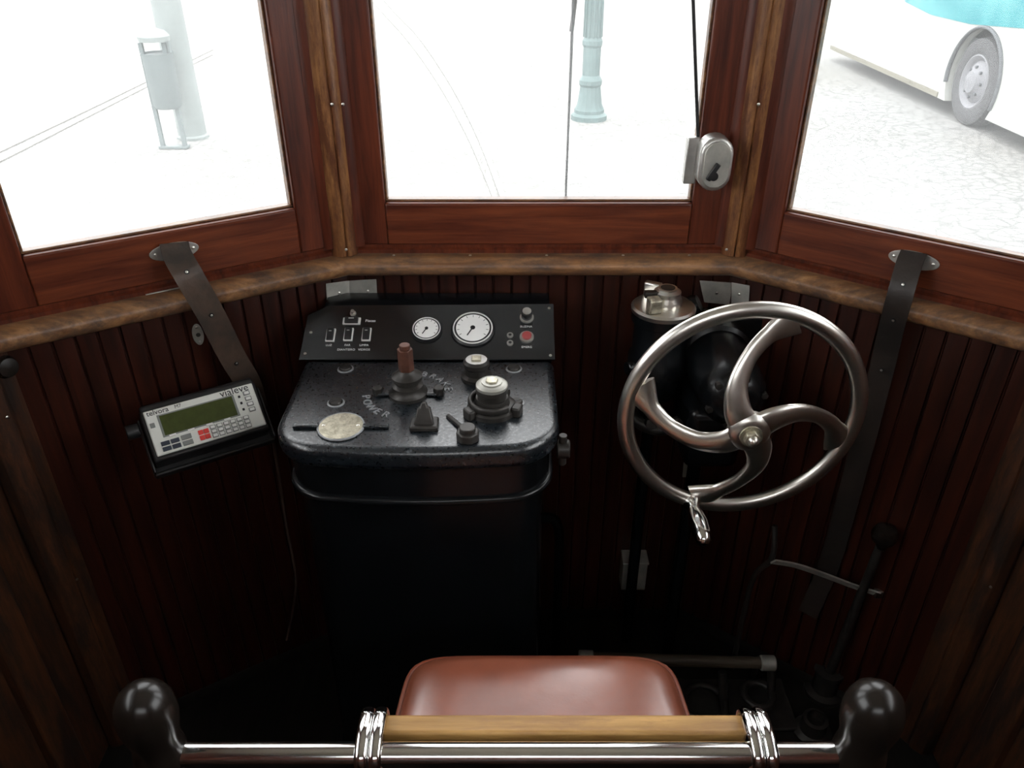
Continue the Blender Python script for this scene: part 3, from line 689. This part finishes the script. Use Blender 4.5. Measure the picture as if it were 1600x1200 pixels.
# ---------------------------------------------------------------- barrier
g = Group('cab_barrier')
BY, BZ = .615, .700
XL, XR = -.438, .432
for X in (XL, XR):
    lathe('ball_post', [(.040, 0), (.040, .01), (.026, .03), (.026, .55), (.029, .60), (.032, .64), (.0325, .705), (.0312, .715), (.0295, .722), (.0290, .732), (.0300, .742), (.0325, .753), (.0350, .766), (.0358, .781), (.0342, .796), (.029, .809), (.020, .819), (.010, .824), (.0001, .825)], axis_frame((X, BY, 0), UP), M_bplast, g, 40, angle=60)
    screw((X+.01*(1 if X < 0 else -1), BY-.032, .69), (0, -1, .2), .004, g)
cyl('tube', (XL+.02, BY, BZ), (XR-.02, BY, BZ), .0155, M_chrome, g, n=40)
sx0, sx1 = -.166, .300
box('slat', ((sx0+sx1)/2, BY+.040, BZ-.022), (sx1-sx0, .028, .056), M_slat, g, bevel=.004, segs=3)
for X in (sx0-.012, sx1+.012):
    for dx_ in (-.0085, .0085):
        sweep('clamp_band', [(X+dx_, BY+.060, BZ-.04), (X+dx_, BY+.062, BZ+.000), (X+dx_, BY+.050, BZ+.016), (X+dx_, BY+.026, BZ+.022), (X+dx_, BY+.004, BZ+.020), (X+dx_, BY-.014, BZ+.012), (X+dx_, BY-.019, BZ-.006), (X+dx_, BY-.010, BZ-.018), (X+dx_, BY+.008, BZ-.022)], .0080, .004, M_chrome, g, ref=(0, -1, .35), n=12)
    box('clamp_core', (X, BY+.036, BZ-.014), (.030, .034, .052), M_chrome, g, bevel=.008, segs=3)

# ---------------------------------------------------------------- outside
GZ = -.85
mk('street_ground', [(-60, 1.8, GZ), (60, 1.8, GZ), (60, 120, GZ), (-60, 120, GZ), (-60, -60, GZ), (60, -60, GZ)], [(0, 1, 2, 3), (4, 5, 1, 0)], M_street, smooth=False)
g = Group('tram_track')
def track(pts, w=.035):
    P = [on_z(u, v, GZ+.008) for u, v in pts]; sweep('rail', P, w, .008, M_rail, g, ref=UP, box_sec=True)
track([(-200, 330), (0, 236), (110, 184), (226, 128), (330, 78)]); track([(-200, 348), (0, 252), (110, 196), (226, 137), (330, 86)], .02)
track([(520, -90), (600, 0), (648, 50), (695, 115), (742, 200), (785, 306), (810, 380)], .03)
track([(500, -90), (580, 0), (630, 55), (678, 120), (727, 206), (770, 306), (795, 380)], .012)
g = Group('street_lamp')
lb = on_z(920, 186, GZ)
prof = [(.24, 0), (.24, .06), (.20, .09), (.20, .13), (.165, .20), (.15, .30), (.135, .42), (.15, .45), (.15, .50), (.115, .56), (.115, .9), (.13, .93), (.13, .98), (.11, 1.02), (.10, 2.2), (.12, 2.25), (.12, 2.32), (.085, 2.4), (.07, 4.2), (.10, 4.3), (.05, 4.4)]
lathe('column', prof, axis_frame(lb, UP), M_poleg, g, 16, angle=20)
for i in range(12):
    a = i*math.pi/6; cyl('flute', lb+Vector((.113*math.cos(a), .113*math.sin(a), 1.02)), lb+Vector((.102*math.cos(a), .102*math.sin(a), 2.2)), .014, M_poleg, g, n=8)
lathe('lantern', [(.08, 4.4), (.2, 4.5), (.26, 4.9), (.1, 5.1), (.02, 5.2)], axis_frame(lb, UP), M_poleg, g, 8, angle=10)
g = Group('utility_pole'); pb = on_z(302, 215, GZ)
lathe('pole', [(.17, 0), (.165, 1.5), (.155, 4), (.14, 7)], axis_frame(pb, UP), M_poleL, g, 24)
lathe('pole_foot', [(.19, 0), (.19, .03), (.172, .05)], axis_frame(pb, UP), M_poleL, g, 24)
g = Group('litter_bin'); q = on_z(273, 232, GZ)
by = q.y
def ux(u, v): return on_y(u, v, by)
zt_, zb_ = ux(250, 82).z, ux(250, 168).z
for s in (-.13, .13): sweep('leg', [(q.x+s, by, GZ), (q.x+s, by, zb_), (q.x+s, by, zt_+.1)], .022, .022, M_bin, g, ref=(0, 1, 0), box_sec=True)
box('leg_foot', (q.x, by, GZ+.02), (.34, .10, .03), M_bin, g, bevel=.005)
cx = ux(253, 120).x
lathe('barrel', [(.135, zb_), (.155, zb_+.03), (.165, zt_-.03), (.175, zt_), (.155, zt_), (.145, zt_-.02), (.0001, zt_-.02)], T(cx, by, 0), M_bin, g, 28)
lathe('hood', [(.165, zt_+.12), (.170, zt_+.17), (.13, zt_+.22), (.05, zt_+.25), (.0001, zt_+.26)], T(cx, by, 0), M_poleL, g, 28)
for s in (-.15, .15): box('hood_stay', (cx+s, by, zt_+.07), (.02, .04, .18), M_bin, g)
# bus
g = Group('bus'); BX = 5.85; wr = .53; wz = GZ+wr; WY = [on_x(1524, 128, BX+.05).y, 0]; WY[1] = WY[0]-5.6
yF, yB = 16.0, WY[1]-2.3; zs = -.66
AR = .64
def side_poly(z0, z1):
    pts = [(yB, z1), (yB, z0)]
    for y in sorted(WY):
        s = math.acos(min(1, max(-1, (z0-wz)/AR)))
        k = 18
        for i in range(k+1):
            a = -s+2*s*i/k; pts.append((y+AR*math.sin(a), wz+AR*math.cos(a)))
    pts += [(yF-.25, z0), (yF, z0+.25), (yF, z1)]
    return pts
def yz_prism(name, pts, x0, x1, m, bevel=0):
    n = len(pts); vs = [(x0, p[0], p[1]) for p in pts]+[(x1, p[0], p[1]) for p in pts]
    mk(name, vs, [tuple(range(n)), tuple(range(n, 2*n))[::-1]]+[(i, (i+1) % n, n+(i+1) % n, n+i) for i in range(n)], m, g, bevel=bevel)
yz_prism('lower_body', side_poly(zs, 1.35), BX, BX+.12, M_bus)
yz_prism('lower_body_far', side_poly(zs, 1.35), BX+2.3, BX+2.42, M_bus)
box('chassis', (BX+1.21, (yF+yB)/2, -.10), (2.2, yF-yB-.3, .5), M_arch, g, bevel=0)
w0 = WY[0]
yz_prism('teal_band', [(yB, .38), (w0-1.0, .42), (w0+.4, .31), (w0+1.5, .30), (w0+2.4, .38), (w0+3.3, 1.0), (w0+3.6, 1.34), (yB, 1.34)], BX-.008, BX+.02, M_teal)
yz_prism('front_panel', [(yF-.03, zs+.25), (yF, zs+.25), (yF, 1.35), (yF-.03, 1.35)], BX+.1, BX+2.3, M_bus)
yz_prism('window_band', [(yB+.1, 1.35), (yF-.1, 1.35), (yF-.15, 2.1), (yB+.1, 2.1)], BX+.02, BX+2.40, M_busglass)
yz_prism('roof', [(yB, 2.1), (yF-.1, 2.1), (yF-.3, 2.35), (yB+.2, 2.35)], BX, BX+2.42, M_bus)
box('skirt_line', (BX-.006, (WY[0]+.75+yF-.3)/2, zs+.04), (.02, yF-.3-WY[0]-.75, .07), M_skirt, g, bevel=.004)
for i, y in enumerate(WY):
    c = Vector((BX+.03, y, wz))
    arc = [Vector((BX-.008, y+AR*math.sin(a), wz+AR*math.cos(a))) for a in [math.radians(-110+15*k) for k in range(15)]]
    sweep('arch_lip', arc, .02, .030, M_arch, g, ref=(1, 0, 0))
    for xo in (0, 2.3):
        Mw_ = (axis_frame(c, (-1, 0, 0)) if xo == 0 else axis_frame(c+Vector((xo, 0, 0)), (1, 0, 0))) @ Matrix.Scale(1.06, 4)
        lathe('tyre', [(.30, -.26), (.46, -.26), (.50, -.20), (.50, -.05), (.485, .0), (.46, .015), (.34, .02), (.30, .0), (.29, -.06)], Mw_, M_rubber, g, 48)
        lathe('wheel_rim', [(.30, -.06), (.31, .005), (.295, .012), (.27, -.01), (.24, -.04), (.20, -.01), (.14, .02), (.12, .05), (.0001, .06)], Mw_, M_hub, g, 40)
        for k in range(8):
            a = k*math.pi/4; hexnut('wheel_nut', Mw_ @ Vector((.17*math.cos(a), .17*math.sin(a), -.0)), Mw_.to_3x3() @ Vector((0, 0, 1)), .02, .03, M_arch, g)

for gr in list(groups.values()): gr.finish()

# ---------------------------------------------------------------- world + camera
w = bpy.data.worlds.new('World'); sc.world = w; w.use_nodes = True
nt = w.node_tree; bg = nt.nodes['Background']; bg.inputs['Color'].default_value = (.97, .99, 1, 1); bg.inputs['Strength'].default_value = 5.7
cam = bpy.data.cameras.new('camera'); co = link(bpy.data.objects.new('camera', cam))
cam.sensor_width = 36; cam.lens = F/1600*36; cam.clip_start = .02; cam.clip_end = 500
co.location = CAM; co.rotation_euler = (math.radians(90)-PITCH, 0, 0)
sc.camera = co
print('camera ready')
